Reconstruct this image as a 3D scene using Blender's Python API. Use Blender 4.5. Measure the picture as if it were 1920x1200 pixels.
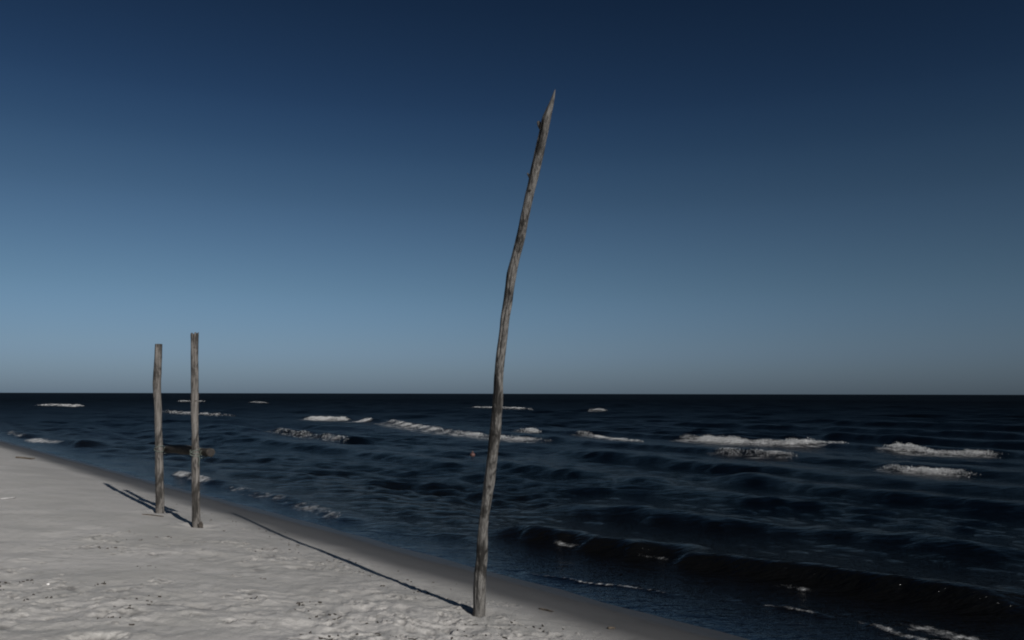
import bpy, bmesh, math, random
import numpy as np
from mathutils import Vector, Matrix

for o in list(bpy.data.objects):
    bpy.data.objects.remove(o)
S = bpy.context.scene
C = S.collection
R = math.radians

# ------------------------------------------------------------------ camera
EYE = 2.1                                   # metres above sea level
cam = bpy.data.cameras.new("camera")
cam.sensor_width = 36.0
cam.lens = 28.26
cam.clip_start = 0.05
cam.clip_end = 40000
camo = bpy.data.objects.new("camera", cam)
C.objects.link(camo)
camo.location = (0, 0, EYE)
camo.rotation_euler = (Matrix.Rotation(R(90 + 5.232), 3, 'X') @ Matrix.Rotation(R(0.12), 3, 'Z')).to_euler()
S.camera = camo

# ------------------------------------------------------------------ sky, sun, exposure
SUN_EL, SUN_AZ = R(25.0), R(147.0)          # azimuth clockwise from +Y (the way the camera looks)
world = bpy.data.worlds.new("World")
S.world = world
world.use_nodes = True
wn = world.node_tree.nodes
wl = world.node_tree.links
sky = wn.new('ShaderNodeTexSky')
sky.sky_type = 'NISHITA'
sky.sun_disc = False
sky.sun_elevation = SUN_EL
sky.sun_rotation = SUN_AZ
sky.altitude = 0
sky.air_density = 1.0
sky.dust_density = 0.6
sky.ozone_density = 2.0
# the deep polarised blue of this sky: the air darkens evenly all round with height above the horizon
geo_ = wn.new('ShaderNodeTexCoord')
sepz = wn.new('ShaderNodeSeparateXYZ')
wl.new(geo_.outputs['Generated'], sepz.inputs[0])
ramp = wn.new('ShaderNodeValToRGB')
ramp.color_ramp.interpolation = 'CARDINAL'
stops = [(0.0, (0.40, 0.57, 1.00)), (0.024, (0.425, 0.580, 0.985)), (0.057, (0.490, 0.625, 0.937)), (0.122, (0.505, 0.640, 0.808)),
         (0.218, (0.400, 0.526, 0.643)), (0.280, (0.295, 0.423, 0.542)), (0.339, (0.206, 0.321, 0.450)), (0.442, (0.137, 0.223, 0.324)), (0.60, (0.11, 0.19, 0.29))]
while len(ramp.color_ramp.elements) < len(stops):
    ramp.color_ramp.elements.new(0.5)
for e, (p_, c_) in zip(ramp.color_ramp.elements, stops):
    e.position = p_
    e.color = (*c_, 1)
wl.new(sepz.outputs['Z'], ramp.inputs[0])
# scattered light weakens at right angles to the sun (clear polarised air)
dotn = wn.new('ShaderNodeVectorMath')
dotn.operation = 'DOT_PRODUCT'
dotn.inputs[1].default_value = (math.sin(SUN_AZ) * math.cos(SUN_EL), math.cos(SUN_AZ) * math.cos(SUN_EL), math.sin(SUN_EL))
wl.new(geo_.outputs['Generated'], dotn.inputs[0])
sq = wn.new('ShaderNodeMath'); sq.operation = 'MULTIPLY'
wl.new(dotn.outputs['Value'], sq.inputs[0]); wl.new(dotn.outputs['Value'], sq.inputs[1])
pol = wn.new('ShaderNodeMath'); pol.operation = 'MULTIPLY_ADD'
wl.new(sq.outputs[0], pol.inputs[0]); pol.inputs[1].default_value = 0.46; pol.inputs[2].default_value = 0.75
gam = wn.new('ShaderNodeMix')
gam.data_type = 'RGBA'
gam.blend_type = 'MULTIPLY'
gam.inputs[0].default_value = 1.0
wl.new(ramp.outputs[0], gam.inputs[7])
bg = wn['Background']
bg.inputs['Strength'].default_value = 0.05
wl.new(sky.outputs[0], gam.inputs[6])
pm = wn.new('ShaderNodeVectorMath'); pm.operation = 'SCALE'
wl.new(gam.outputs[2], pm.inputs[0]); wl.new(pol.outputs[0], pm.inputs['Scale'])
wl.new(pm.outputs[0], bg.inputs['Color'])

sun = bpy.data.lights.new("sun", 'SUN')
sun.energy = 4.7
sun.angle = R(0.53)
sun.color = (1.0, 0.975, 0.945)
suno = bpy.data.objects.new("sun", sun)
C.objects.link(suno)
suno.location = (20, -30, 25)
sdir = Vector((math.sin(SUN_AZ) * math.cos(SUN_EL), math.cos(SUN_AZ) * math.cos(SUN_EL), math.sin(SUN_EL)))
suno.rotation_euler = sdir.to_track_quat('Z', 'Y').to_euler()

S.cycles.filter_width = 2.0               # a soft lens
S.view_settings.view_transform = 'Standard'
S.view_settings.look = 'None'
S.view_settings.exposure = 0.0
S.view_settings.gamma = 1.0
S.view_settings.use_curve_mapping = False

# ------------------------------------------------------------------ helpers
rng = np.random.default_rng(7)
random.seed(7)


def tag(o, label=None, cat=None, group=None, kind=None):
    if label: o['label'] = label
    if cat: o['category'] = cat
    if group: o['group'] = group
    if kind: o['kind'] = kind
    return o


def empty(name, loc):
    o = bpy.data.objects.new(name, None)
    o.empty_display_size = 0.1
    C.objects.link(o)
    o.location = loc
    return o


def mesh_obj(name, verts, faces, mat, parent=None, smooth=True):
    me = bpy.data.meshes.new(name)
    me.from_pydata([tuple(v) for v in verts], [], faces)
    me.update()
    if smooth:
        me.polygons.foreach_set('use_smooth', [True] * len(me.polygons))
    me.materials.append(mat)
    o = bpy.data.objects.new(name, me)
    C.objects.link(o)
    if parent: o.parent = parent
    return o


def _hash(ix, iy, seed):
    h = (ix.astype(np.int64) * 374761393 + iy.astype(np.int64) * 668265263 + seed * 974634777) & 0xffffffff
    h = ((h ^ (h >> 13)) * 1274126177) & 0xffffffff
    h = (h ^ (h >> 16)) & 0xffffffff
    return h


def pnoise(x, y, seed=0):
    """2-D gradient noise, about -1..1"""
    x0 = np.floor(x); y0 = np.floor(y)
    fx = x - x0; fy = y - y0
    x0 = x0.astype(np.int64); y0 = y0.astype(np.int64)
    u = fx * fx * fx * (fx * (fx * 6 - 15) + 10)
    v = fy * fy * fy * (fy * (fy * 6 - 15) + 10)

    def g(ix, iy, dx, dy):
        a = _hash(ix, iy, seed) * (2 * math.pi / 4294967296.0)
        return np.cos(a) * dx + np.sin(a) * dy
    n00 = g(x0, y0, fx, fy); n10 = g(x0 + 1, y0, fx - 1, fy)
    n01 = g(x0, y0 + 1, fx, fy - 1); n11 = g(x0 + 1, y0 + 1, fx - 1, fy - 1)
    return 1.5 * ((n00 * (1 - u) + n10 * u) * (1 - v) + (n01 * (1 - u) + n11 * u) * v)


def fbm(x, y, seed=0, octv=4, gain=0.5):
    r = np.zeros_like(x); a = 1.0; f = 1.0
    for i in range(octv):
        r += a * pnoise(x * f + 17.3 * i, y * f - 9.1 * i, seed + i)
        a *= gain; f *= 2.03
    return r


def sstep(a, b, x):
    t = np.clip((x - a) / (b - a), 0, 1)
    return t * t * (3 - 2 * t)


# shore frame: s = metres offshore of the mean waterline, t = metres along it (towards the right)
P0 = np.array([1.18, 8.1])
NV = np.array([0.76, 0.65]); NV /= np.hypot(*NV)
UV = np.array([NV[1], -NV[0]])


def to_st(x, y):
    return (x - P0[0]) * NV[0] + (y - P0[1]) * NV[1], (x - P0[0]) * UV[0] + (y - P0[1]) * UV[1]


def beach(s):
    """mean sand height across the shore"""
    d = -s
    up = 0.9 * (1 - np.exp(-np.clip(d, 0, 1e6) / 4.3))
    dn = -4.0 * (1 - np.exp(np.clip(d, -1e6, 0) * 0.209 / 4.0))
    return np.where(d > 0, up, dn)


# ------------------------------------------------------------------ node helpers
def new_mat(name):
    m = bpy.data.materials.new(name)
    m.use_nodes = True
    nt = m.node_tree
    nt.nodes.clear()
    out = nt.nodes.new('ShaderNodeOutputMaterial')
    return m, nt, out


def N(nt, typ, **kw):
    n = nt.nodes.new(typ)
    for k, v in kw.items():
        if k in n.inputs.keys():
            n.inputs[k].default_value = v
        else:
            setattr(n, k, v)
    return n


def L(nt, a, b):
    nt.links.new(a, b)


def math_node(nt, op, a, b=None, c=None, clamp=False):
    n = nt.nodes.new('ShaderNodeMath'); n.operation = op; n.use_clamp = clamp
    for i, v in enumerate((a, b, c)):
        if v is None: continue
        if isinstance(v, (int, float)): n.inputs[i].default_value = v
        else: nt.links.new(v, n.inputs[i])
    return n.outputs[0]


def maprange(nt, v, a, b, c=0.0, d=1.0, smooth=True):
    n = nt.nodes.new('ShaderNodeMapRange')
    n.interpolation_type = 'SMOOTHSTEP' if smooth else 'LINEAR'
    nt.links.new(v, n.inputs[0])
    for i, q in zip((1, 2, 3, 4), (a, b, c, d)): n.inputs[i].default_value = q
    return n.outputs[0]


def mixcol(nt, fac, a, b, blend='MIX'):
    n = nt.nodes.new('ShaderNodeMix'); n.data_type = 'RGBA'; n.blend_type = blend
    for sock, v in ((n.inputs[0], fac), (n.inputs[6], a), (n.inputs[7], b)):
        if isinstance(v, (int, float)): sock.default_value = v
        elif isinstance(v, tuple): sock.default_value = (*v, 1)
        else: nt.links.new(v, sock)
    return n.outputs[2]


def noise(nt, vec, scale, detail=4, rough=0.55, dist=0.0):
    n = nt.nodes.new('ShaderNodeTexNoise')
    n.inputs['Scale'].default_value = scale
    n.inputs['Detail'].default_value = detail
    n.inputs['Roughness'].default_value = rough
    n.inputs['Distortion'].default_value = dist
    nt.links.new(vec, n.inputs['Vector'])
    return n.outputs[0]


def mapping(nt, vec, scale=(1, 1, 1), rot=(0, 0, 0)):
    n = nt.nodes.new('ShaderNodeMapping')
    n.inputs['Scale'].default_value = scale
    n.inputs['Rotation'].default_value = rot
    nt.links.new(vec, n.inputs[0])
    return n.outputs[0]


def attr(nt, name):
    n = nt.nodes.new('ShaderNodeAttribute'); n.attribute_name = name
    return n.outputs['Fac']


# ------------------------------------------------------------------ materials of the setting
def sand_material():
    m, nt, out = new_mat("beach_sand")
    tc = N(nt, 'ShaderNodeTexCoord').outputs['Object']
    wet = attr(nt, 'wet')
    n1 = noise(nt, tc, 1.1, 5, 0.55)
    n2 = noise(nt, tc, 9.0, 5, 0.6)
    n3 = noise(nt, tc, 260.0, 2, 0.6)
    dry = mixcol(nt, maprange(nt, n1, 0.35, 0.65), (0.40, 0.385, 0.36), (0.47, 0.45, 0.425))
    dry = mixcol(nt, maprange(nt, n2, 0.52, 0.72), dry, (0.36, 0.345, 0.32))
    grain = maprange(nt, n3, 0.3, 0.7, 0.88, 1.1)
    g = N(nt, 'ShaderNodeCombineColor')
    for i in range(3): L(nt, grain, g.inputs[i])
    dry = mixcol(nt, 1.0, dry, g.outputs[0], 'MULTIPLY')
    wetc = mixcol(nt, maprange(nt, n2, 0.3, 0.7), (0.036, 0.034, 0.0325), (0.046, 0.0435, 0.0415))
    col = mixcol(nt, wet, dry, wetc)
    b = N(nt, 'ShaderNodeBsdfPrincipled')
    L(nt, col, b.inputs['Base Color'])
    L(nt, math_node(nt, 'MINIMUM', maprange(nt, wet, 0.3, 0.9, 0.95, 0.62), maprange(nt, wet, 0.965, 1.0, 0.62, 0.42)), b.inputs['Roughness'])
    L(nt, maprange(nt, wet, 0.2, 1.0, 0.15, 0.22), b.inputs['Specular IOR Level'])
    bh = noise(nt, tc, 55.0, 6, 0.65)
    bmp = N(nt, 'ShaderNodeBump'); bmp.inputs['Distance'].default_value = 0.012
    L(nt, maprange(nt, wet, 0.1, 0.9, 0.75, 0.06), bmp.inputs['Strength'])
    L(nt, bh, bmp.inputs['Height'])
    L(nt, bmp.outputs[0], b.inputs['Normal'])
    L(nt, b.outputs[0], out.inputs[0])
    return m


def water_material():
    m, nt, out = new_mat("sea_water")
    tc = N(nt, 'ShaderNodeTexCoord').outputs['Object']
    ang = math.atan2(UV[1], UV[0])
    al = mapping(nt, tc, (0.50, 1.45, 1.0), (0, 0, -ang))
    foam = attr(nt, 'foam'); depth = attr(nt, 'depth'); far = attr(nt, 'far')
    r1 = noise(nt, al, 4.2, 3, 0.55)
    r2 = noise(nt, al, 15.0, 3, 0.55)
    h = math_node(nt, 'ADD', r1, math_node(nt, 'MULTIPLY', r2, 0.42))
    bmp = N(nt, 'ShaderNodeBump'); bmp.inputs['Distance'].default_value = 0.115
    L(nt, maprange(nt, depth, 0.0, 0.6, 0.22, 0.9), bmp.inputs['Strength'])
    L(nt, h, bmp.inputs['Height'])
    deep = N(nt, 'ShaderNodeBsdfPrincipled')
    turb = maprange(nt, depth, 0.2, 1.3)
    body = mixcol(nt, turb, (0.0030, 0.0029, 0.0027), (0.0009, 0.0018, 0.0030))
    L(nt, body, deep.inputs['Base Color'])
    deep.inputs['IOR'].default_value = 1.333
    L(nt, maprange(nt, far, 0.0, 1.0, 0.21, 0.10, False), deep.inputs['Specular IOR Level'])
    L(nt, maprange(nt, far, 0.0, 1.0, 0.08, 0.58, False), deep.inputs['Roughness'])
    L(nt, bmp.outputs[0], deep.inputs['Normal'])
    # dark matte share mixed in: dims the sky reflection like a polarising filter
    matte_dim = N(nt, 'ShaderNodeBsdfDiffuse'); L(nt, body, matte_dim.inputs[0])
    deepm = N(nt, 'ShaderNodeMixShader'); deepm.inputs[0].default_value = 0.30
    L(nt, deep.outputs[0], deepm.inputs[1]); L(nt, matte_dim.outputs[0], deepm.inputs[2])
    # thin water over the sand
    fr = N(nt, 'ShaderNodeFresnel'); fr.inputs['IOR'].default_value = 1.333
    L(nt, bmp.outputs[0], fr.inputs['Normal'])
    tr = N(nt, 'ShaderNodeBsdfTransparent'); tr.inputs[0].default_value = (0.88, 0.86, 0.82, 1)
    gl = N(nt, 'ShaderNodeBsdfGlossy'); gl.inputs['Roughness'].default_value = 0.08
    gl.inputs[0].default_value = (0.36, 0.345, 0.33, 1)
    L(nt, bmp.outputs[0], gl.inputs['Normal'])
    thin = N(nt, 'ShaderNodeMixShader')
    L(nt, fr.outputs[0], thin.inputs[0]); L(nt, tr.outputs[0], thin.inputs[1]); L(nt, gl.outputs[0], thin.inputs[2])
    dep = math_node(nt, 'SUBTRACT', 1.0, math_node(nt, 'POWER', math.e, math_node(nt, 'MULTIPLY', depth, -7.0)), clamp=True)
    w = N(nt, 'ShaderNodeMixShader')
    L(nt, dep, w.inputs[0]); L(nt, thin.outputs[0], w.inputs[1]); L(nt, deepm.outputs[0], w.inputs[2])
    # foam
    fnz = math_node(nt, 'ADD', math_node(nt, 'MULTIPLY', noise(nt, tc, 3.2, 8, 0.75, 0.6), 0.42),
                    math_node(nt, 'ADD', math_node(nt, 'MULTIPLY', noise(nt, tc, 21.0, 5, 0.75), 0.42), math_node(nt, 'MULTIPLY', noise(nt, tc, 75.0, 4, 0.7), 0.28)))
    fnz = math_node(nt, 'MULTIPLY_ADD', fnz, 2.1, -0.62)          # torn froth: strong gaps
    fd = math_node(nt, 'SUBTRACT', foam, fnz)
    ff = maprange(nt, fd, -0.20, 0.50)
    ff = math_node(nt, 'MULTIPLY', ff, maprange(nt, foam, 0.02, 0.2))
    fb = N(nt, 'ShaderNodeBsdfDiffuse')
    L(nt, mixcol(nt, maprange(nt, noise(nt, tc, 7.0, 8, 0.8), 0.38, 0.60), (0.16, 0.165, 0.165), (0.66, 0.66, 0.655)), fb.inputs[0])
    fbm_ = N(nt, 'ShaderNodeBump'); fbm_.inputs['Distance'].default_value = 0.12; fbm_.inputs['Strength'].default_value = 0.8
    L(nt, noise(nt, tc, 8.0, 6, 0.7), fbm_.inputs['Height'])
    L(nt, fbm_.outputs[0], fb.inputs['Normal'])
    fin = N(nt, 'ShaderNodeMixShader')
    L(nt, ff, fin.inputs[0]); L(nt, w.outputs[0], fin.inputs[1]); L(nt, fb.outputs[0], fin.inputs[2])
    L(nt, fin.outputs[0], out.inputs[0])
    return m


# ------------------------------------------------------------------ disc-shaped sheets, finer where they are near
def disc(name, radii, angles, mat):
    """closed ring grid round the origin: returns r, a arrays (rows x cols) and a builder"""
    A, RR = np.meshgrid(angles, radii)
    return RR, A


def build_grid(name, X, Y, Z, mat, attrs):
    nr, nc = X.shape
    co = np.stack([X, Y, Z], -1).reshape(-1, 3).astype(np.float32)
    i = np.arange(nr - 1)[:, None] * nc
    j = np.arange(nc)[None, :]
    jn = (j + 1) % nc
    q = np.stack([i + j, i + jn, i + nc + jn, i + nc + j], -1).reshape(-1, 4)
    q = q[:, ::-1]                                           # normals up
    me = bpy.data.meshes.new(name)
    me.vertices.add(len(co)); me.vertices.foreach_set('co', co.ravel())
    nf = len(q)
    me.loops.add(nf * 4); me.loops.foreach_set('vertex_index', np.ascontiguousarray(q).ravel().astype(np.int32))
    me.polygons.add(nf)
    me.polygons.foreach_set('loop_start', np.arange(0, nf * 4, 4, dtype=np.int32))
    me.polygons.foreach_set('loop_total', np.full(nf, 4, dtype=np.int32))
    me.polygons.foreach_set('use_smooth', np.ones(nf, dtype=bool))
    me.update(calc_edges=True)
    for k, v in attrs.items():
        a = me.attributes.new(k, 'FLOAT', 'POINT')
        a.data.foreach_set('value', v.ravel().astype(np.float32))
    me.materials.append(mat)
    o = bpy.data.objects.new(name, me)
    C.objects.link(o)
    return o


def angle_set(lo, hi, n, step=5.0):
    fine = np.linspace(lo, hi, n)
    k = max(2, int((360 - (hi - lo)) / step))
    rest = np.linspace(hi, lo + 360, k + 1)[1:-1]
    return np.radians(np.concatenate([fine, rest]))         # clockwise from +Y


def geo(r0, r1, f):
    n = max(2, int(math.log(r1 / r0) / f))
    return list(np.geomspace(r0, r1, n, endpoint=False))


# ------------------------------------------------------------------ the beach
def make_beach():
    radii = np.array(geo(0.4, 4.4, 0.06) + geo(4.4, 12, 0.0031) + geo(12, 50, 0.010) + geo(50, 16000, 0.07) + [16000.0])
    RR, A = disc('beach', radii, angle_set(-38, 22, 800), None)
    X = RR * np.sin(A); Y = RR * np.cos(A)
    s, t = to_st(X, Y)
    d = -s
    Z = beach(s)
    near = sstep(60, 25, RR)
    dryf = sstep(0.9, 2.4, d)
    # wind-blown and trodden relief, real height differences
    Z = Z + near * sstep(0.2, 1.6, d) * 0.012 * fbm(s * 0.35, t * 0.22, 3, 2)
    warp = pnoise(X * 0.6, Y * 0.6, 91)
    trod = sstep(-0.15, 0.35, pnoise(X * 0.33 + 3.1, Y * 0.33 - 1.7, 41) + 0.55 * sstep(-4.2, -1.6, X) * sstep(9.5, 7.2, Y))
    trod = trod * sstep(1.5, 2.7, d) * (0.25 + 0.75 * sstep(-4.6, -2.6, X + 0.35 * (9.0 - Y)) * sstep(10.5, 8.0, Y))
    m1 = fbm(X * 1.7, Y * 1.7, 11, 3)
    Z += near * dryf * (0.006 + 0.018 * trod) * m1
    rid = 1 - np.abs(pnoise(X * 3.4 + warp, Y * 3.4, 23)) * 2
    Z += near * dryf * 0.009 * trod * rid
    Z += near * dryf * (0.0015 + 0.006 * trod) * fbm(X * 9, Y * 9, 31, 3)
    Z += near * sstep(1.0, 1.9, d) * sstep(4, 1.5, d) * 0.004 * fbm(X * 6, Y * 6, 35, 3)
    # prints and scuffs: dented pits with a pushed-up rim
    flat = lambda: None
    ang0, ang1, nfine = R(-38), R(22), 800
    r_np = np.random.default_rng(21)
    pits = []
    for k in range(900):
        x = r_np.uniform(-4.6, 0.9); y = r_np.uniform(4.9, 9.6)
        ss, tt = to_st(x, y)
        if ss > -1.9: continue
        q = float(pnoise(np.array([x * 0.33 + 3.1]), np.array([y * 0.33 - 1.7]), 41)[0]) + 0.55 * float(sstep(-4.2, -1.6, x) * sstep(9.5, 7.2, y))
        if r_np.uniform() > max(0.03, min(1, q * 1.5)): continue
        # a few dents close together, as a foot leaves them
        for c in range(r_np.integers(1, 5)):
            pits.append((x + r_np.normal(0, .09), y + r_np.normal(0, .09), r_np.uniform(.012, .034), r_np.uniform(.010, .030), r_np.uniform(0, 3.14)))
    for k in range(34):                                      # whole footprints
        x = r_np.uniform(-4.4, 0.2); y = r_np.uniform(4.9, 9.0)
        ss, tt = to_st(x, y)
        if ss > -2.3: continue
        pits.append((x, y, r_np.uniform(.05, .075), r_np.uniform(.012, .022), r_np.uniform(0, 3.14)))
    for k in range(40):                                      # prints along the edge of the damp sand
        tt = r_np.uniform(-9, 2.2); dd = r_np.uniform(1.35, 2.1)
        x, y = P0 + UV * tt - NV * dd
        for c in range(r_np.integers(1, 4)):
            pits.append((x + r_np.normal(0, .08), y + r_np.normal(0, .08), r_np.uniform(.010, .024), r_np.uniform(.006, .014), r_np.uniform(0, 3.14)))
    pits.append((-2.50, 5.02, .075, .06, 0.4))
    DAMP = np.zeros_like(Z)
    for (x, y, rad, dp, rot) in list(pits):
        for c in range(2):
            if r_np.uniform() < .5:
                pits.append((x + r_np.normal(0, .06), y + r_np.normal(0, .06), r_np.uniform(.006, .014), -r_np.uniform(.006, .016), r_np.uniform(0, 3.14)))
    for (x, y, rad, dp, rot) in pits:
        rr = math.hypot(x, y); aa = math.atan2(x, y)
        ext = rad * 4.5
        i0 = np.searchsorted(radii, rr - ext); i1 = np.searchsorted(radii, rr + ext)
        j0 = int((aa - ext / rr - ang0) / (ang1 - ang0) * (nfine - 1)); j1 = int((aa + ext / rr - ang0) / (ang1 - ang0) * (nfine - 1)) + 2
        j0 = max(j0, 0); j1 = min(j1, nfine)
        if j1 <= j0 or i1 <= i0: continue
        xs = X[i0:i1, j0:j1] - x; ys = Y[i0:i1, j0:j1] - y
        c, sn = math.cos(rot), math.sin(rot)
        u = (xs * c + ys * sn) / (rad * 1.7); v = (-xs * sn + ys * c) / rad
        w = pnoise(X[i0:i1, j0:j1] * 22, Y[i0:i1, j0:j1] * 22, 5) * 0.5
        e = np.sqrt(u * u + v * v) + w
        k_ = sstep(1.5, 0.2, e)
        if dp < 0:                                           # a clod: steep little heap
            Z[i0:i1, j0:j1] += -dp * sstep(1.2, 0.5, e)
            DAMP[i0:i1, j0:j1] = np.maximum(DAMP[i0:i1, j0:j1], 0.35 * sstep(1.3, 0.8, e))
        else:
            Z[i0:i1, j0:j1] += -dp * 0.45 * k_ + dp * 0.14 * np.exp(-((e - 1.9) / 0.6) ** 2)
            DAMP[i0:i1, j0:j1] = np.maximum(DAMP[i0:i1, j0:j1], min(0.62, dp * 26) * sstep(1.15, 0.35, e + 0.3 * w))
    for (x, y) in ((-0.26, 6.68), (-5.051, 11.753), (-4.052, 10.535)):   # scour and blown sand round the feet
        rr = np.hypot(X - x, (Y - y)) * (1 + 0.25 * pnoise(X * 3.0, Y * 3.0, 95))
        Z += -0.028 * np.exp(-(rr / 0.13) ** 2) + 0.016 * np.exp(-((rr - 0.27) / 0.11) ** 2)
    # wetness: dark foreshore, wide damp fringe, partly vignette darkening put into the colour
    edge = d + 0.10 * fbm(t * 0.5, s * 0.6, 61, 3) + 0.05 * pnoise(t * 2.2, s * 3, 66)
    wet = 0.90 * sstep(2.0, 1.0, edge) + 0.10 * sstep(1.0, 0.2, edge)
    damp = sstep(4.2, 1.3, d + 0.5 * fbm(X * 0.5, Y * 0.5, 71, 2)) * 0.22
    wet = np.maximum(np.maximum(wet, damp), DAMP)
    o = build_grid('beach', X, Y, Z, sand_material(), {'wet': wet})
    tag(o, 'pale dry sand sloping down to a dark wet strip at the water', None, None, 'structure')
    return X, Y, Z, radii


# ------------------------------------------------------------------ the sea
# crests: (t, s) line, height, front width, back width, foam amount, foam width, lead of foam before the crest
CRESTS = [
    # breakers on the outer bar
    ([(-24.8, 24.3), (-21, 22.6), (-18.8, 21.4), (-16.9, 21.0)], .21, .55, 1.6, .56, .34, .22),
    ([(-18.3, 24.6), (-16.6, 24.2), (-14.2, 24.0), (-12.3, 24.7), (-10.5, 26.2)], .38, .50, 1.7, 1.15, .50, .26),
    ([(-9.6, 26.2), (-8.4, 25.2), (-7.0, 24.4), (-5.6, 24.6), (-4.4, 25.0)], .34, .48, 1.7, 1.00, .44, .24),
    ([(-12.2, 18.4), (-10.4, 18.2), (-8.0, 18.0)], .26, .45, 1.4, .62, .35, .22),
    ([(-5.7, 17.3), (-4.3, 16.7), (-2.4, 16.5)], .26, .45, 1.5, .86, .32, .20),
    ([(-44.5, 25.2), (-40, 23.2), (-35.5, 21.6), (-30, 19.8), (-24, 18.4), (-19.5, 17.9)], .30, .5, 1.7, .86, .44, .24),
    ([(-38, 13.2), (-34.7, 13.2), (-30.3, 12.6), (-26, 12.0)], .23, .45, 1.4, .50, .40, .25),
    ([(-56, 24.6), (-53, 24.2), (-50, 24.3), (-48.5, 24.3)], .36, .5, 1.6, 1.0, .46, .24),
    ([(-47.4, 24.4), (-45.8, 24.4)], .42, .5, 1.5, 1.1, .55, .3),
    ([(-29, 24.0), (-26.2, 23.2)], .36, .45, 1.5, .8, .35, .2),
    ([(-86, 22.2), (-74, 21.4), (-62, 21.6)], .26, .5, 1.6, .52, .36, .3),
    ([(-147, 21), (-138, 23), (-126, 24)], .28, .6, 1.8, .80, .5, .3),
    ([(-203, 61), (-182, 62.3)], .30, .8, 2.4, .66, .6, .3),
    ([(-170, 66.5), (-156, 65.6)], .30, .8, 2.4, .66, .6, .3),
    ([(-89, 66.5), (-73, 65.4)], .28, .8, 2.4, .66, .5, .3),
    ([(-62.5, 64), (-58.5, 63.7)], .28, .8, 2.4, .75, .5, .3),
    # unbroken dark faces
    ([(-32, 23.4), (-18, 24.5), (-8, 25.0), (3, 25.6)], .20, .6, 1.8, 0, .3, .2),
    ([(-18, 18.9), (-8, 17.9), (-2, 16.8), (4, 16.2)], .20, .6, 1.7, 0, .3, .2),
    ([(-60, 24.6), (-44, 24.8), (-30, 20.2), (-16, 17.9)], .18, .7, 1.8, 0, .3, .2),
    ([(-30, 8.2), (-20, 8.4), (-13, 8.0)], .15, .5, 1.3, 0, .3, .2),
    ([(-4, 36.5), (-14, 38), (-30, 37.5)][::-1], .30, .9, 2.4, 0, .3, .2),
    ([(-2, 47), (-24, 49)][::-1], .32, 1.0, 2.6, 0, .3, .2),
    ([(-14, 9.1), (-11.8, 8.9), (-8.8, 8.5), (-7.1, 8.4), (-3, 7.8)], .20, .55, 1.4, 0, .3, .2),
    ([(-6.5, 4.7), (-3.5, 4.9), (-1.3, 5.3), (2.5, 6.1)], .17, .5, 1.1, 0, .3, .2),
    ([(-16, 14.2), (-9, 13.2), (-2, 13.0), (2, 13.4)], .26, .6, 1.7, 0, .3, .2),
    ([(-7, 10.9), (-2.5, 10.4), (3, 10.6)], .22, .6, 1.5, 0, .3, .2),
    ([(-15, 30.5), (-8, 30), (-2, 31)], .34, .8, 2.0, 0, .3, .2),
    # shore break
    ([(-4.6, 1.8), (-3.7, 1.9), (-2.7, 1.95), (-1.8, 2.15), (-0.9, 2.2), (0.3, 2.55), (1.5, 2.7), (3.2, 2.9)], .21, .24, .9, 0, .10, .08),
    ([(-2.95, 1.78), (-2.3, 1.86)], .02, .1, .1, .74, .09, .06),
    ([(-1.75, 2.0), (-0.9, 2.1)], .015, .1, .1, .50, .07, .06),
    ([(0.1, 2.05), (1.0, 2.15)], .015, .12, .12, .50, .10, .08),
    ([(-36.8, 1.5), (-33.6, 1.6), (-31.7, 1.75), (-29.0, 1.9)], .24, .35, .8, .0, .3, .2),
    ([(-36.5, 1.1), (-33.4, 1.3), (-31.6, 1.6)], .05, .3, .3, .95, .42, .1),
    ([(-44, 1.4), (-38, 1.4)], .18, .3, .7, .6, .3, .2),
    ([(-16.6, 0.85), (-14.8, 1.0), (-12.8, 1.0)], .12, .2, .5, .64, .20, .10),
    ([(-13.4, 0.95), (-10.1, 1.0), (-7.2, .75), (-6.2, .6)], .07, .2, .5, .42, .36, .12),
    # swash lines
    ([(-2.3, 0.16), (-1.4, 0.36), (-0.7, 0.6), (-0.2, 0.72), (0.5, 0.95)], .022, .05, .4, .80, .020, .01),
    ([(-5.3, 0.05), (-4.6, -0.04), (-3.7, 0.02)], .010, .04, .2, .60, .018, .01),
    ([(0.6, 1.15), (1.0, 1.22), (1.5, 1.3)], .03, .06, .3, .62, .030, .02),
    ([(1.45, 1.28), (1.9, 1.22), (2.4, 1.18), (3.2, 1.1)], .05, .08, .4, 1.0, .06, .04),
    ([(1.7, 1.55), (2.4, 1.5), (3.2, 1.5)], .0, .08, .4, .62, .24, .04),
]


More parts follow.
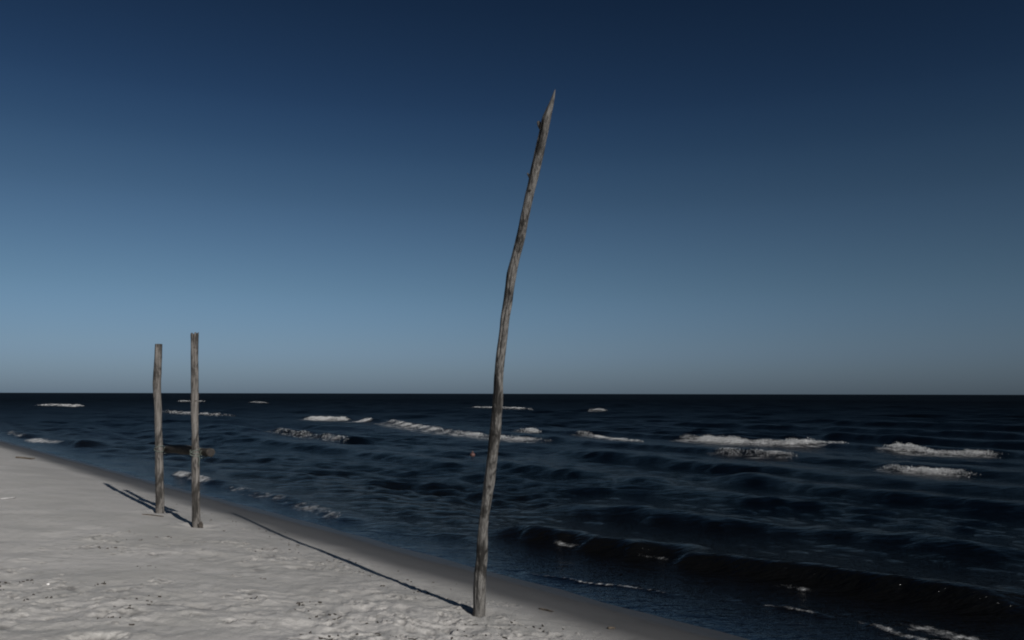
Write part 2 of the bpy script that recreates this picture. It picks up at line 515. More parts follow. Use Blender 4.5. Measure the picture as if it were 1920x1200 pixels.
def make_sea():
    radii = np.array(geo(1.0, 5.0, 0.05) + geo(5.0, 300, 0.0041) + geo(300, 16000, 0.03) + [16000.0])
    RR, A = disc('sea', radii, angle_set(-37, 37, 640), None)
    X = RR * np.sin(A); Y = RR * np.cos(A)
    s, t = to_st(X, Y)
    dr = np.maximum(0.0205, 0.0041 * RR)
    dr = np.where(RR > 300, 0.03 * RR, dr)
    r_np = np.random.default_rng(5)
    Z = np.zeros_like(X); DX = np.zeros_like(X); DY = np.zeros_like(X)
    sea_env = sstep(1.0, 9.0, s) * 0.85 + 0.15 * sstep(0.1, 2.0, s)
    chop_env = sstep(0.0, 5.0, s) * 0.75 + 0.25 * sstep(-0.3, 1.0, s)
    gust = 0.75 + 0.5 * pnoise(X * 0.05, Y * 0.05, 8)
    comps = []
    r2_np = np.random.default_rng(12)
    for k in range(22):
        lam = 2.6 * (3.4 ** r_np.uniform()); comps.append((lam, r_np.normal(0, R(15)), 0.0068 * lam * r_np.uniform(.5, 1.1), 'swell', r_np.uniform(0, 6.28)))
    for k in range(70):
        lam = 0.26 * (8.0 ** r2_np.uniform()); comps.append((lam, r2_np.normal(R(6), R(34)), (0.0150 if lam < .75 else 0.0108) * lam * r2_np.uniform(.5, 1.1), 'chop', r2_np.uniform(0, 6.28)))
    base_a = math.atan2(-NV[1], -NV[0])
    for lam, da, amp, kind, ph0 in comps:
        w = np.clip((lam / dr - 3.0) / 4.0, 0, 1)
        a = base_a + da
        kx, ky = math.cos(a) * 2 * math.pi / lam, math.sin(a) * 2 * math.pi / lam
        ph = X * kx + Y * ky + ph0
        env = (sea_env if kind == 'swell' else chop_env * gust) * w * amp
        Z += env * np.cos(ph)
        q = 0.55
        DX += -q * env * math.cos(a) * np.sin(ph)
        DY += -q * env * math.sin(a) * np.sin(ph)
    foam = np.zeros_like(X)
    wob = 0.22 * pnoise(t * 0.55, s * 0.3, 51) + 0.10 * pnoise(t * 1.9, s * 0.5, 52)
    lump = fbm(X * 2.2, Y * 2.2, 77, 4, 0.6)
    for line, h, wf, wb, fo, fw, lead in CRESTS:
        tl = np.array([p[0] for p in line]); sl = np.array([p[1] for p in line])
        lo, hi = tl.min(), tl.max()
        span = hi - lo
        fade = min(1.2, span * 0.3) if fo == 0 else min(max(1.0, abs(lo) * .03), span * 0.35)
        mask = (t > lo - 0.2) & (t < hi + 0.2) & (np.abs(s - sl.mean()) < 12)
        if not mask.any(): continue
        tt = t[mask]; ss = s[mask]
        sc = np.interp(tt, tl, sl) + wob[mask] * min(1.0, wf * 2.0) + 0.05 * pnoise(tt * 2.7, tt * 0 + sl[0], 59)
        env = sstep(lo, lo + fade, tt) * sstep(hi, hi - fade, tt)
        var = 0.85 + (0.12 if wf < .3 else 0.30) * pnoise(tt * 0.8, np.full_like(tt, sl[0]), 57)
        ds = ss - sc
        prof = np.where(ds < 0, np.exp(-(ds / wf) ** 2), np.exp(-(ds / wb) ** 2))
        calm = np.exp(-(ds / (2.2 * wb)) ** 2)
        Z[mask] = Z[mask] * (1 - 0.7 * env * calm) + h * env * var * prof
        if fo > 0:
            fx = (ds + lead)
            # ragged roller: steep shoreward lip, thinning trail on the back
            tail = np.where(fx < 0, np.exp(-(fx / fw) ** 4), np.exp(-(fx / (fw * 0.9)) ** 2))
            fm = (0.78 if h > .2 else 1.0) * fo * env ** 0.5 * tail * (0.9 + 0.42 * pnoise(tt * 0.9, tt * 0 + sl[0] * 3, 58) + 0.25 * pnoise(tt * 3.7, ss * 2.2, 64))
            if h <= .2:
                fm = fm * np.clip(0.95 + 0.5 * pnoise(tt * 11.0, ss * 8.0 + sl[0], 65) + 0.35 * pnoise(tt * 1.7, ss * 2.0 + sl[0], 67), 0.3, 1.4)
            foam[mask] = np.maximum(foam[mask], fm)
            Z[mask] += np.clip(fm, 0, 1.2) * np.clip(h, 0, .4) * 0.16 * lump[mask]
            # lacy residue washed shorewards of the roller
            res = (0.50 + 0.34 * pnoise(tt * 1.6, ss * 2.6, 68)) * min(1.1, fo + .22) * env ** .5 * np.exp(-((ds + fw * 2.4) / (fw * 2.4)) ** 2) if h > .2 else 0
            foam[mask] = np.maximum(foam[mask], res)
    # waterline: lobes of the last wash
    lobe = np.abs(pnoise(t * 0.42, t * 0 + 3.3, 81)) - 0.3
    Z += 0.055 * lobe * sstep(3, 0, s) + 0.012 * pnoise(t * 1.3, s * 0.4, 82) * sstep(3, 0, s)
    bed = beach(s)
    depth = np.clip(Z - bed, 0, 10)
    rim = sstep(0.0, 0.004, Z - bed) * sstep(0.016, 0.006, Z - bed) * np.clip(0.15 + 0.9 * pnoise(t * 0.9, t * 0 + 9.1, 86), 0, 1)
    foam = np.maximum(foam, 0.62 * rim * sstep(40, 15, RR))
    far = np.clip(np.log(np.maximum(RR, 1) / 12) / math.log(250 / 12), 0, 1) ** 1.3
    o = build_grid('sea', X + DX, Y + DY, Z, water_material(), {'foam': foam, 'depth': depth, 'far': far})
    tag(o, 'dark blue choppy sea with broken lines of white surf', None, None, 'structure')
    return radii, Z, foam


BX, BY, BZ, BR = make_beach()
SR, SZ, SF = make_sea()


def sea_height(x, y):
    i = np.clip(np.searchsorted(SR, np.hypot(x, y)), 1, len(SR) - 1)
    j = np.clip(np.round((np.degrees(np.arctan2(x, y)) + 37) / 74 * 639).astype(int), 0, 639)
    return SZ[i, j], SF[i, j]


# ------------------------------------------------------------------ spray and froth on the rollers: clots of foam, each a small rounded lump
def make_foam():
    r_np = np.random.default_rng(17)
    P = []; Rd = []
    for line, h, wf, wb, fo, fw, lead in CRESTS:
        if fo < .5 or h < .2: continue
        tl = np.array([p[0] for p in line]); sl = np.array([p[1] for p in line])
        span = tl.max() - tl.min()
        tm = 0.5 * (tl.max() + tl.min())
        dist = math.hypot(*(P0 + UV * tm + NV * sl.mean()))
        size = np.clip(dist * 0.00030, .006, .045)
        n = int(np.clip(span * fw * 2 / size ** 2 * 0.5 * min(1.2, fo), 20, 9000))
        tt = r_np.uniform(tl.min(), tl.max(), n * 3)
        dens = 0.45 + 0.7 * np.clip(pnoise(tt * 0.9, tt * 0 + sl[0] * 3, 58) + 0.35, 0, 1) * fo
        edge = np.minimum(tt - tl.min(), tl.max() - tt) / max(0.2, span * .2)
        keep = r_np.uniform(0, 1, n * 3) < dens * np.clip(edge, 0.08, 1) * 0.55
        tt = tt[keep]; dens = dens[keep]
        wob = 0.22 * pnoise(tt * 0.55, np.interp(tt, tl, sl) * 0.3, 51) + 0.10 * pnoise(tt * 1.9, np.interp(tt, tl, sl) * 0.5, 52)
        ss = np.interp(tt, tl, sl) + wob * min(1.0, wf * 2.0) + 0.05 * pnoise(tt * 2.7, tt * 0 + sl[0], 59) - lead
        ss = ss + np.where(r_np.uniform(size=len(tt)) < .7, r_np.normal(0, fw * .42, len(tt)), r_np.uniform(-1.6, .9, len(tt)) * fw)
        x = P0[0] + UV[0] * tt + NV[0] * ss; y = P0[1] + UV[1] * tt + NV[1] * ss
        z, f_ = sea_height(x, y)
        up = np.abs(r_np.normal(0, 1, len(tt))) * min(.07, h * .18) * np.clip(dens, 0, 1) * (0.4 + np.clip(pnoise(tt * 3.1, tt * 0 + 7.7, 63) + .4, 0, 1.2))
        ok = f_ > r_np.uniform(.22, 1.0, len(tt))
        up *= np.clip(f_, 0, 1)
        P.append(np.stack([x, y, z + up], 1)[ok]); Rd.append((size * r_np.uniform(.35, 1.15, len(tt)) ** 1.3)[ok])
    P = np.concatenate(P); Rd = np.concatenate(Rd)
    bm = bmesh.new(); bmesh.ops.create_icosphere(bm, subdivisions=1, radius=1)
    V0 = np.array([v.co[:] for v in bm.verts]); F0 = np.array([[v.index for v in f.verts] for f in bm.faces]); bm.free()
    n = len(P)
    sc = r_np.uniform(.6, 1.5, (n, 1, 3)); sc[..., 2] *= .7
    V = P[:, None, :] + V0[None] * sc * Rd[:, None, None] * (1 + .25 * r_np.normal(0, 1, (n, len(V0), 1)))
    F = (F0[None] + (np.arange(n) * len(V0))[:, None, None]).reshape(-1, 3)
    me = bpy.data.meshes.new('sea_foam')
    me.vertices.add(n * len(V0)); me.vertices.foreach_set('co', V.astype(np.float32).ravel())
    me.loops.add(len(F) * 3); me.loops.foreach_set('vertex_index', F.astype(np.int32).ravel())
    me.polygons.add(len(F))
    me.polygons.foreach_set('loop_start', np.arange(0, len(F) * 3, 3, dtype=np.int32))
    me.polygons.foreach_set('loop_total', np.full(len(F), 3, dtype=np.int32))
    me.polygons.foreach_set('use_smooth', np.ones(len(F), dtype=bool))
    me.update(calc_edges=True)
    m, nt, out = new_mat("foam_froth")
    tc = N(nt, 'ShaderNodeTexCoord').outputs['Object']
    b = N(nt, 'ShaderNodeBsdfDiffuse')
    L(nt, mixcol(nt, maprange(nt, noise(nt, tc, 7.0, 5, 0.7), 0.3, 0.7), (0.34, 0.345, 0.345), (0.58, 0.58, 0.575)), b.inputs[0])
    L(nt, b.outputs[0], out.inputs[0])
    me.materials.append(m)
    o = bpy.data.objects.new('sea_foam', me); C.objects.link(o)
    tag(o, 'white froth tumbling along the breaking wave crests', 'foam', None, 'stuff')
    print('foam clots', n)


make_foam()


def ground(x, y):
    i = np.clip(np.searchsorted(BR, math.hypot(x, y)), 1, len(BR) - 1)
    j = int(round((math.atan2(x, y) - R(-38)) / (R(22) - R(-38)) * 799))
    j = min(max(j, 0), 799)
    return float(BZ[i, j])


# ------------------------------------------------------------------ wood
def wood_material(name, light, dark, stain=0.5, grain=(1, 1, 0.05), seed=0.0):
    m, nt, out = new_mat(name)
    tcn = N(nt, 'ShaderNodeTexCoord').outputs['Object']
    off = N(nt, 'ShaderNodeVectorMath'); off.operation = 'ADD'; off.inputs[1].default_value = (seed, seed * .7, seed * 1.3)
    L(nt, tcn, off.inputs[0]); tc = off.outputs[0]
    g = mapping(nt, tc, grain)
    g1 = noise(nt, g, 70.0, 6, 0.65, 0.3)
    g2 = noise(nt, g, 190.0, 4, 0.6)
    s1 = noise(nt, mapping(nt, tc, tuple(0.5 + 0.5 * q if q < 1 else 1 for q in grain)), 6.0, 6, 0.65, 0.5)
    s2 = noise(nt, mapping(nt, tc, tuple(max(q, .18) for q in grain)), 16.0, 5, 0.6, 0.6)
    col = mixcol(nt, maprange(nt, g1, 0.32, 0.66), dark, light)
    lo = tuple(q * 0.35 for q in dark)
    col = mixcol(nt, math_node(nt, 'MULTIPLY', maprange(nt, s1, 0.48, 0.62), stain), col, lo)
    col = mixcol(nt, math_node(nt, 'MULTIPLY', maprange(nt, s2, 0.54, 0.64), stain), col, lo)
    col = mixcol(nt, math_node(nt, 'MULTIPLY', maprange(nt, g2, 0.62, 0.72), 0.7), col, tuple(q * 0.25 for q in dark))
    b = N(nt, 'ShaderNodeBsdfPrincipled')
    L(nt, col, b.inputs['Base Color'])
    b.inputs['Roughness'].default_value = 0.85
    b.inputs['Specular IOR Level'].default_value = 0.2
    bmp = N(nt, 'ShaderNodeBump'); bmp.inputs['Distance'].default_value = 0.006; bmp.inputs['Strength'].default_value = 0.9
    L(nt, math_node(nt, 'ADD', g1, math_node(nt, 'MULTIPLY', g2, 0.5)), bmp.inputs['Height'])
    L(nt, bmp.outputs[0], b.inputs['Normal'])
    L(nt, b.outputs[0], out.inputs[0])
    return m


def plain_material(name, col, rough=0.7, var=0.3, scale=40):
    m, nt, out = new_mat(name)
    tc = N(nt, 'ShaderNodeTexCoord').outputs['Object']
    n = noise(nt, tc, scale, 5, 0.6)
    b = N(nt, 'ShaderNodeBsdfPrincipled')
    L(nt, mixcol(nt, maprange(nt, n, 0.3, 0.7), tuple(q * (1 - var) for q in col), tuple(min(1, q * (1 + var)) for q in col)), b.inputs['Base Color'])
    b.inputs['Roughness'].default_value = rough
    L(nt, b.outputs[0], out.inputs[0])
    return m


def stem_mesh(name, line, mat, parent, nseg=40, step=0.02, lump=0.05, groove=0.05, seed=0, origin=(0, 0, 0), top='flat', cracks=(), jag=0.0, bottom_closed=True):
    """line: (x, y, z, radius) from one end to the other, world metres; grown as one skin round it"""
    P = np.array(line, float)
    seg = np.concatenate([[0], np.cumsum(np.linalg.norm(np.diff(P[:, :3], axis=0), axis=1))])
    n = max(4, int(seg[-1] / step))
    u = np.linspace(0, seg[-1], n)
    c = np.stack([np.interp(u, seg, P[:, k]) for k in range(4)], 1)
    ker = np.array([1, 2, 3, 2, 1.]); ker /= ker.sum()
    for it in range(2):
        pad = np.concatenate([c[:1], c[:1], c, c[-1:], c[-1:]])
        c[1:-1] = np.stack([np.convolve(pad[:, k], ker, 'valid') for k in range(4)], 1)[1:-1]
    tan = np.gradient(c[:, :3], axis=0); tan /= np.linalg.norm(tan, axis=1)[:, None]
    ref = np.array([0, 1, 0.]) if abs(tan[0][2]) > 0.6 else np.array([0, 0, 1.])
    e1 = np.cross(ref, tan); e1 /= np.linalg.norm(e1, axis=1)[:, None]
    e2 = np.cross(tan, e1)
    th = np.linspace(0, 2 * np.pi, nseg, endpoint=False)
    TH, UU = np.meshgrid(th, u)
    rad = c[:, 3][:, None] * (1 + lump * fbm(np.cos(TH) * 1.2 + UU * 3.1, np.sin(TH) * 1.2 + UU * 1.7, seed, 3)
                              + groove * pnoise(TH * nseg / 6.28 / 2.2, UU * 1.6, seed + 9)
                              + groove * 0.6 * pnoise(TH * nseg / 6.28 / 1.1, UU * 4.0, seed + 10))
    for (a0, u0, u1, dep, wid) in cracks:                    # long drying splits
        wand = a0 + 0.18 * pnoise(UU * 2.2, UU * 0 + a0, seed + 20)
        dd = np.angle(np.exp(1j * (TH - wand)))
        rad *= 1 - dep * np.exp(-(dd / wid) ** 2) * sstep(u0, u0 + 0.12, UU) * sstep(u1, u1 - 0.12, UU)
    V = c[:, None, :3] + rad[..., None] * (np.cos(TH)[..., None] * e1[:, None] + np.sin(TH)[..., None] * e2[:, None])
    if jag:
        k = np.exp(-((u[-1] - u) / 0.10))[:, None]
        V[..., 2] += jag * k * pnoise(TH * 2.2, TH * 0 + seed, seed + 33)
    V = V.reshape(-1, 3) - np.array(origin)
    faces = []
    for i in range(n - 1):
        for j in range(nseg):
            k = (j + 1) % nseg
            faces.append((i * nseg + j, i * nseg + k, (i + 1) * nseg + k, (i + 1) * nseg + j))
    V = list(V)
    ctop = np.mean(V[(n - 1) * nseg:n * nseg], 0) - tan[-1] * 0.01; cb = np.mean(V[:nseg], 0)
    V.append(ctop); V.append(cb)
    for j in range(nseg):
        k = (j + 1) % nseg
        faces.append(((n - 1) * nseg + j, (n - 1) * nseg + k, n * nseg))
        faces.append((k, j, n * nseg + 1))
    return mesh_obj(name, V, faces, mat, parent)


POLE = [(-0.26, 6.679, 0.337, 0.0495), (-0.257, 6.64, 0.51, 0.0493), (-0.251, 6.609, 0.642, 0.0481), (-0.238, 6.578, 0.774, 0.0437), (-0.235, 6.548, 0.905, 0.0447), (-0.228, 6.517, 1.035, 0.0382), (-0.213, 6.487, 1.164, 0.036), (-0.193, 6.456, 1.293, 0.0358), (-0.175, 6.426, 1.421, 0.041), (-0.163, 6.405, 1.506, 0.0399), (-0.151, 6.377, 1.625, 0.0418), (-0.139, 6.356, 1.709, 0.0428), (-0.131, 6.342, 1.767, 0.0458), (-0.124, 6.319, 1.864, 0.0427), (-0.113, 6.29, 1.98, 0.0394), (-0.105, 6.26, 2.1, 0.0383), (-0.103, 6.232, 2.215, 0.0361), (-0.093, 6.203, 2.329, 0.036), (-0.081, 6.174, 2.447, 0.0359), (-0.066, 6.145, 2.56, 0.0337), (-0.055, 6.117, 2.672, 0.0347), (-0.032, 6.087, 2.788, 0.0356), (-0.019, 6.062, 2.887, 0.0345), (-0.004, 6.033, 2.997, 0.0374), (0.03, 5.997, 3.134, 0.0312), (0.066, 5.962, 3.27, 0.0331), (0.091, 5.926, 3.405, 0.031), (0.14, 5.869, 3.618, 0.0308), (0.17, 5.833, 3.75, 0.0336), (0.198, 5.801, 3.868, 0.0355), (0.228, 5.765, 4.0, 0.0324), (0.251, 5.733, 4.114, 0.0313), (0.279, 5.712, 4.191, 0.0205), (0.299, 5.692, 4.263, 0.0107), (0.311, 5.679, 4.307, 0.0019)]
POST_A = [(-5.051, 11.753, 0.38, 0.0575), (-5.055, 11.753, 0.471, 0.0575), (-5.07, 11.753, 0.735, 0.0576), (-5.088, 11.753, 1.001, 0.055), (-5.102, 11.753, 1.267, 0.0521), (-5.12, 11.753, 1.535, 0.0491), (-5.135, 11.753, 1.804, 0.0473), (-5.149, 11.753, 1.997, 0.0477), (-5.164, 11.753, 2.074, 0.0516), (-5.177, 11.753, 2.236, 0.0575), (-5.174, 11.753, 2.345, 0.056), (-5.171, 11.753, 2.617, 0.0522), (-5.174, 11.753, 2.812, 0.0496)]
POST_B = [(-4.052, 10.535, 0.384, 0.0525), (-4.068, 10.535, 0.64, 0.0481), (-4.079, 10.535, 0.877, 0.0506), (-4.09, 10.535, 1.115, 0.0473), (-4.102, 10.535, 1.354, 0.046), (-4.116, 10.535, 1.594, 0.0412), (-4.133, 10.535, 1.96, 0.0487), (-4.146, 10.535, 2.321, 0.0488), (-4.16, 10.535, 2.565, 0.0465), (-4.171, 10.535, 2.873, 0.0505)]

m_pole = wood_material("weathered_pole_wood", (0.142, 0.135, 0.126), (0.042, 0.039, 0.036), 0.95, (1, 1, 0.035), 1.0)
m_post = wood_material("weathered_post_wood", (0.150, 0.138, 0.127), (0.052, 0.047, 0.042), 0.85, (1, 1, 0.05), 5.0)
m_log = wood_material("dark_wet_log_wood", (0.060, 0.052, 0.044), (0.026, 0.023, 0.019), 0.6, (0.3, 0.3, 1), 9.0)
m_logend = plain_material("log_end_grain", (0.014, 0.011, 0.009), 0.85, 0.4, 60)
m_hole = plain_material("dark_knot_wood", (0.035, 0.028, 0.022), 0.9)


def rooted(line, deep=0.45):
    a = np.array(line[0]); b = np.array(line[2])
    d = (b - a)[:3]; d /= d[2]
    return [tuple(a[:3] - d * deep) + (a[3],)] + line


pole = tag(empty('driftwood_pole', POLE[0][:3]), 'tall slender bent driftwood pole with a splintered pointed tip, leaning in the sand', 'pole')
po = POLE[0][:3]
stem_mesh('shaft', rooted(POLE), m_pole, pole, 40, 0.016, 0.10, 0.06, 3, po, cracks=[(4.5, 2.5, 3.5, .35, .16), (4.1, 0.5, 1.6, .14, .12), (5.0, 3.2, 3.9, .3, .13), (3.7, 3.8, 4.4, .45, .22), (4.9, 1.4, 2.3, .16, .12), (5.3, 0.4, 1.0, .2, .12)])
stem_mesh('branch_stub', [(0.225, 5.775, 4.035, .020), (0.200, 5.772, 4.075, .019), (0.190, 5.77, 4.100, .011)], m_pole, pole, 14, .006, .25, .1, 12, po)
stem_mesh('branch_stub', [(0.145, 5.865, 3.69, .014), (0.120, 5.86, 3.722, .010), (0.112, 5.858, 3.735, .006)], m_pole, pole, 12, .006, .25, .1, 14, po)
stem_mesh('knot', [(0.135, 5.86, 3.60, .013), (0.132, 5.838, 3.602, .011), (0.132, 5.833, 3.602, .005)], m_hole, pole, 12, .004, .2, .1, 15, po)
stem_mesh('knot', [(-0.135, 6.33, 1.78, .030), (-0.120, 6.290, 1.80, .022), (-0.116, 6.284, 1.802, .006)], m_pole, pole, 14, .005, .25, .1, 16, po)
stem_mesh('knot', [(-0.150, 6.37, 1.63, .010), (-0.147, 6.336, 1.632, .009), (-0.147, 6.331, 1.632, .004)], m_hole, pole, 12, .004, .2, .1, 17, po)

pa = tag(empty('wooden_post', POST_A[0][:3]), 'shorter crooked grey post with a flat sawn top, holding the lashed log', 'post', 'posts standing in the sand')
stem_mesh('shaft', rooted(POST_A), m_post, pa, 32, 0.02, 0.06, 0.045, 40, POST_A[0][:3], cracks=[(4.2, .8, 2.2, .12, .15), (5.1, 1.6, 2.6, .14, .12)])
pb = tag(empty('wooden_post', POST_B[0][:3]), 'taller straight grey post with a ragged top, log end jutting out past it', 'post', 'posts standing in the sand')
stem_mesh('shaft', rooted(POST_B), m_post, pb, 32, 0.02, 0.06, 0.045, 50, POST_B[0][:3], jag=.05, cracks=[(4.9, 2.0, 2.9, .2, .14), (4.2, .6, 1.8, .12, .12)])
for (x, z, r) in ((-4.150, 2.69, .012), (-4.108, 1.995, .013), (-4.046, .46, .012)):
    stem_mesh('knot', [(x, 10.52, z, r), (x, 10.492, z + .002, r * .9), (x, 10.486, z + .002, r * .5)], m_hole, pb, 12, .004, .25, .1, int(z * 30), POST_B[0][:3])

# log lashed behind the two posts
dirl = np.array([1.0, -1.218, 0.0]); dirl /= np.linalg.norm(dirl)
offb = np.array([dirl[1], -dirl[0], 0]) * -1.0
back = np.array([0.773, 0.635, 0])                            # seaward, behind the posts
a0 = np.array([-5.095, 11.76, 1.285]) + back * .105 - dirl * .06
b0 = np.array([-4.10, 10.535, 1.352]) + back * .105
b1 = b0 + dirl * .27 + np.array([0, 0, -.012])
LOG = [tuple(a0) + (.055,), tuple(a0 + (b0 - a0) * .12) + (.068,), tuple(a0 + (b0 - a0) * .45) + (.074,), tuple(a0 + (b0 - a0) * .75 + np.array([0, 0, -.01])) + (.070,),
       tuple(b0 + np.array([0, 0, -.02])) + (.058,), tuple(b0 + dirl * .12 + np.array([0, 0, -.016])) + (.058,), tuple(b0 + dirl * .22 + np.array([0, 0, -.012])) + (.066,), tuple(b1) + (.062,)]
LOG = [q[:3] + (q[3] * .86,) for q in LOG]
log = tag(empty('driftwood_log', LOG[3][:3]), 'thick dark log lashed level between the two grey posts', 'log')
lo_ = LOG[3][:3]
stem_mesh('stem', LOG, m_log, log, 32, .02, .10, .06, 70, lo_, cracks=[(1.0, .3, 1.2, .15, .2)])
eb = []
en = 28
for j in range(en):
    a = 2 * math.pi * j / en
    rr = .045 * (1 + .12 * math.sin(3 * a + 1) + .05 * math.sin(7 * a))
    eb.append(np.array(b1) + dirl * .006 + rr * (math.cos(a) * np.array([-dirl[1], dirl[0], 0]) + math.sin(a) * np.array([0, 0, 1])) - np.array(lo_))
eb.append(np.array(b1) + dirl * .010 - np.array(lo_))
mesh_obj('end_face', eb, [(j, (j + 1) % en, en) for j in range(en)], m_logend, log)
m_rope = plain_material("greenish_rope", (0.085, 0.10, 0.085), 0.9, 0.4, 90)


def rope(cx, cy, cz, rx, ry, tilt, name='rope_lashing', parent=None, origin=(0, 0, 0), r=.009, turns=3):
    """turns of cord round post and log together, in the post/log frame"""
    V = []; F = []; n = 40 * turns; m = 6
    for i in range(n):
        a = 2 * math.pi * i / 40
        k = i / n
        ph = k * math.pi
        q = np.array([cx, cy, cz]) + rx * math.cos(a) * dirl + ry * math.sin(a) * back + np.array([0, 0, 1]) * (tilt * math.cos(a) * (1 if int(a / 6.283) % 2 else -1) + (k - .5) * .05)
        out = math.cos(a) * dirl + math.sin(a) * back
        for j in range(m):
            b = 2 * math.pi * j / m
            V.append(q + r * (math.cos(b) * out + math.sin(b) * np.array([0, 0, 1])) - np.array(origin))
    for i in range(n - 1):
        for j in range(m):
            F.append((i * m + j, i * m + (j + 1) % m, (i + 1) * m + (j + 1) % m, (i + 1) * m + j))
    return mesh_obj(name, V, F, m_rope, parent)


rope(-4.102 + back[0] * .052, 10.535 + back[1] * .052, 1.325, .058, .118, .035, parent=log, origin=lo_, r=.006)
rope(-5.098 + back[0] * .05, 11.755 + back[1] * .05, 1.285, .062, .118, .03, parent=log, origin=lo_, turns=2, r=.006)
stem_mesh('rope_end', [(-4.045, 10.500, 1.30, .007), (-4.025, 10.49, 1.25, .006), (-4.035, 10.49, 1.19, .006), (-4.03, 10.49, 1.16, .003)], m_rope, log, 6, .01, .1, .0, 77, lo_)

# ------------------------------------------------------------------ small things on the sand and in the water
m_bleach = wood_material("bleached_stick_wood", (0.46, 0.45, 0.44), (0.32, 0.31, 0.30), 0.15, (.4, .4, .4), 2.0)
m_twig = wood_material("dark_twig_wood", (0.10, 0.08, 0.06), (0.045, 0.036, 0.028), 0.4, (.4, .4, .4), 3.0)


def stick(name, pts, mat, label, cat, seed):
    """pts: x, y, height of the axis above the sand, radius"""
    line = [(x, y, ground(x, y) + h, r) for x, y, h, r in pts]
    o = stem_mesh(name, line, mat, None, 10, .012, .15, .08, seed, line[0][:3])
    o.location = line[0][:3]
    return tag(o, label, cat)


stick('driftwood_stick', [(-7.46, 11.93, .008, .007), (-7.43, 11.97, .012, .010), (-7.40, 12.06, .016, .010), (-7.39, 12.16, .016, .008)], m_bleach,
      'bleached white stick lying alone on the pale dry sand', 'stick', 81)
stick('driftwood_stick', [(-13.30, 21.80, .02, .020), (-13.12, 21.83, .024, .024), (-12.95, 21.86, .022, .022), (-12.80, 21.84, .05, .010)], m_twig,
      'dark crooked stick on the sand beside the wet strip', 'stick', 82)
stick('twig', [(-5.10, 11.30, .006, .007), (-5.0, 11.27, .009, .008), (-4.90, 11.26, .009, .007), (-4.78, 11.25, .007, .004)], m_twig,
      'thin dark twig lying at the foot of the shorter post', 'twig', 83)
stick('twig', [(0.24, 7.17, .006, .006), (0.29, 7.13, .010, .007), (0.34, 7.09, .010, .006), (0.36, 7.05, .014, .003)], m_twig,
      'small dark twig on damp sand between the tall pole and the water', 'twig', 84)
stick('twig', [(0.77, 6.60, .008, .009), (0.80, 6.62, .016, .010), (0.83, 6.63, .010, .006)], m_twig,
      'short stubby dark bit of wood at the edge of the wet sand', 'twig', 85)


def lump_obj(name, loc, r, mat, seed, flat=1.0, rough=.25):
    bm = bmesh.new()
    bmesh.ops.create_icosphere(bm, subdivisions=3, radius=1)
    co = np.array([v.co[:] for v in bm.verts])
    k = 1 + rough * fbm(co[:, 0] * 1.4 + co[:, 2], co[:, 1] * 1.4 - co[:, 2] * .6, seed, 3)
    for v, kk in zip(bm.verts, k):
        v.co = Vector((v.co.x * r[0] * kk, v.co.y * r[1] * kk, v.co.z * r[2] * kk))
    me = bpy.data.meshes.new(name); bm.to_mesh(me); bm.free()
    me.polygons.foreach_set('use_smooth', [True] * len(me.polygons))
    me.materials.append(mat)
    o = bpy.data.objects.new(name, me); C.objects.link(o); o.location = loc
    return o


m_shell = plain_material("white_shell", (0.70, 0.68, 0.65), 0.5, .12)
g0 = ground(-3.617, 6.437)
tag(lump_obj('shell', (-3.617, 6.437, g0 + .006), (.014, .010, .006), m_shell, 3), 'tiny white shell fragment on the smooth dry sand', 'shell')
g1 = ground(-4.00, 10.46)
tag(lump_obj('wood_chunk', (-3.985, 10.50, ground(-3.985, 10.50) + .035), (.030, .028, .055), m_hole, 6, rough=.5), 'dark stub of wood against the foot of the taller post', 'wood chunk')
m_peb = plain_material("wet_pebble", (0.42, 0.41, 0.40), 0.3, .15)
tag(lump_obj('pebble', (1.28, 8.10, ground(1.28, 8.10) + .008), (.015, .012, .009), m_peb, 8), 'pale pebble in the thin wash at the water edge', 'pebble')

# orange float
m_buoy = plain_material("faded_orange_float", (0.075, 0.034, 0.028), 0.6, .15, 20)
bo = empty('net_float', (-1.30, 26.97, 0.05))
tag(bo, 'small faded orange float bobbing in the dark water beyond the tall pole', 'float')
b_ = lump_obj('ball', (0, 0, 0.02), (.085, .085, .08), m_buoy, 4, rough=.03); b_.parent = bo
stem_mesh('lug', [(0, 0, .10, .022), (0, 0, .15, .020)], m_buoy, bo, 12, .01, .02, 0, 5)


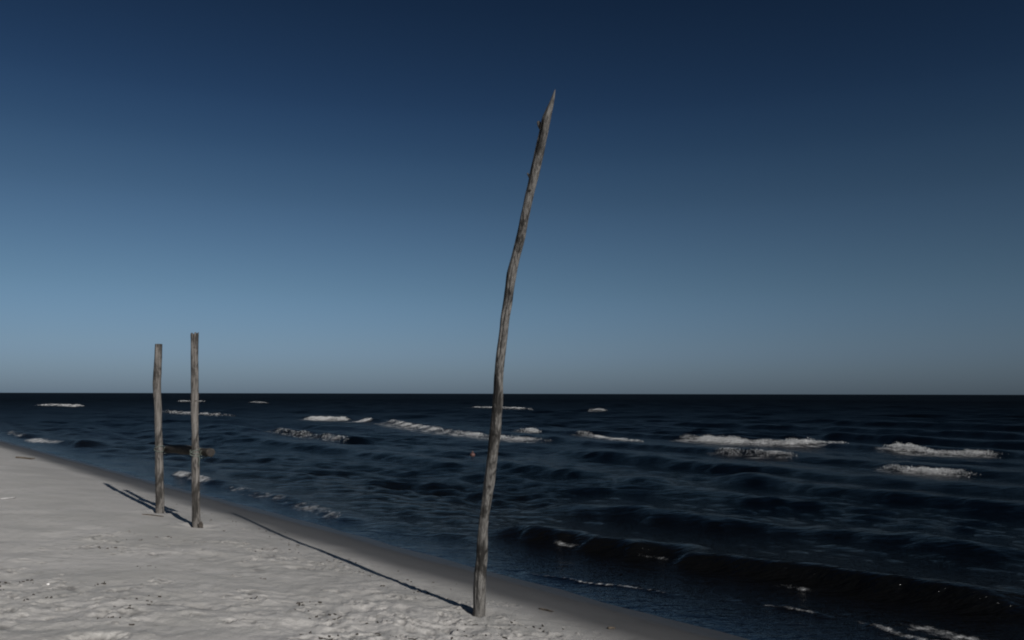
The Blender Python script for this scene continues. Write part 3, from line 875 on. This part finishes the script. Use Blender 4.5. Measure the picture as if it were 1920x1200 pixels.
# ------------------------------------------------------------------ flecks of dried weed and bark trodden into the sand
def make_debris():
    r_np = np.random.default_rng(33)
    V = []; F = []

    def fleck(x, y, ln, wd):
        a = r_np.uniform(0, math.pi); n = 4
        z0 = ground(x, y)
        b = len(V)
        bend = r_np.normal(0, .5)
        for i in range(n):
            k = i / (n - 1)
            px = x + math.cos(a + bend * k) * ln * (k - .5); py = y + math.sin(a + bend * k) * ln * (k - .5)
            w = wd * (.4 + math.sin(math.pi * (k * .8 + .1)))
            hz = max(z0, ground(px, py)) + .002 + .35 * wd * r_np.uniform(0, 1)
            nx, ny = -math.sin(a), math.cos(a)
            V.extend([(px + nx * w, py + ny * w, hz - .004), (px, py, hz + wd * 1.1), (px - nx * w, py - ny * w, hz - .004)])
        for i in range(n - 1):
            q = b + i * 3
            for j in (0, 1): F.append((q + j, q + 3 + j, q + 4 + j, q + 1 + j))
            F.append((q + 2, q + 5, q + 3, q))
        F.append((b, b + 1, b + 2)); F.append((b + 9, b + 11, b + 10))
    k = 0
    while k < 60:
        x = r_np.uniform(-4.2, .3); y = r_np.uniform(4.9, 9.4)
        ss, tt = to_st(x, y)
        if ss > -1.9: continue
        q = float(pnoise(np.array([x * .33 + 3.1]), np.array([y * .33 - 1.7]), 41)[0]) + .55 * float(sstep(-4.2, -1.6, x) * sstep(9.5, 7.2, y))
        if r_np.uniform() > max(.06, q): continue
        for c in range(r_np.integers(1, 7)):
            fleck(x + r_np.normal(0, .06), y + r_np.normal(0, .06), r_np.uniform(.008, .042), r_np.uniform(.002, .0065))
        k += 1
    for c in range(60):
        tt = r_np.uniform(-9, 2.0); dd = r_np.normal(1.75, .25)
        x, y = P0 + UV * tt - NV * dd
        fleck(x, y, r_np.uniform(.01, .04), r_np.uniform(.002, .006))
    m = plain_material("dried_weed", (0.03, 0.025, 0.02), .9, .5, 80)
    o = mesh_obj('seaweed_debris', V, F, m, None, False)
    tag(o, 'scattered dark flecks of dried weed trodden into the sand', 'seaweed', None, 'stuff')


make_debris()
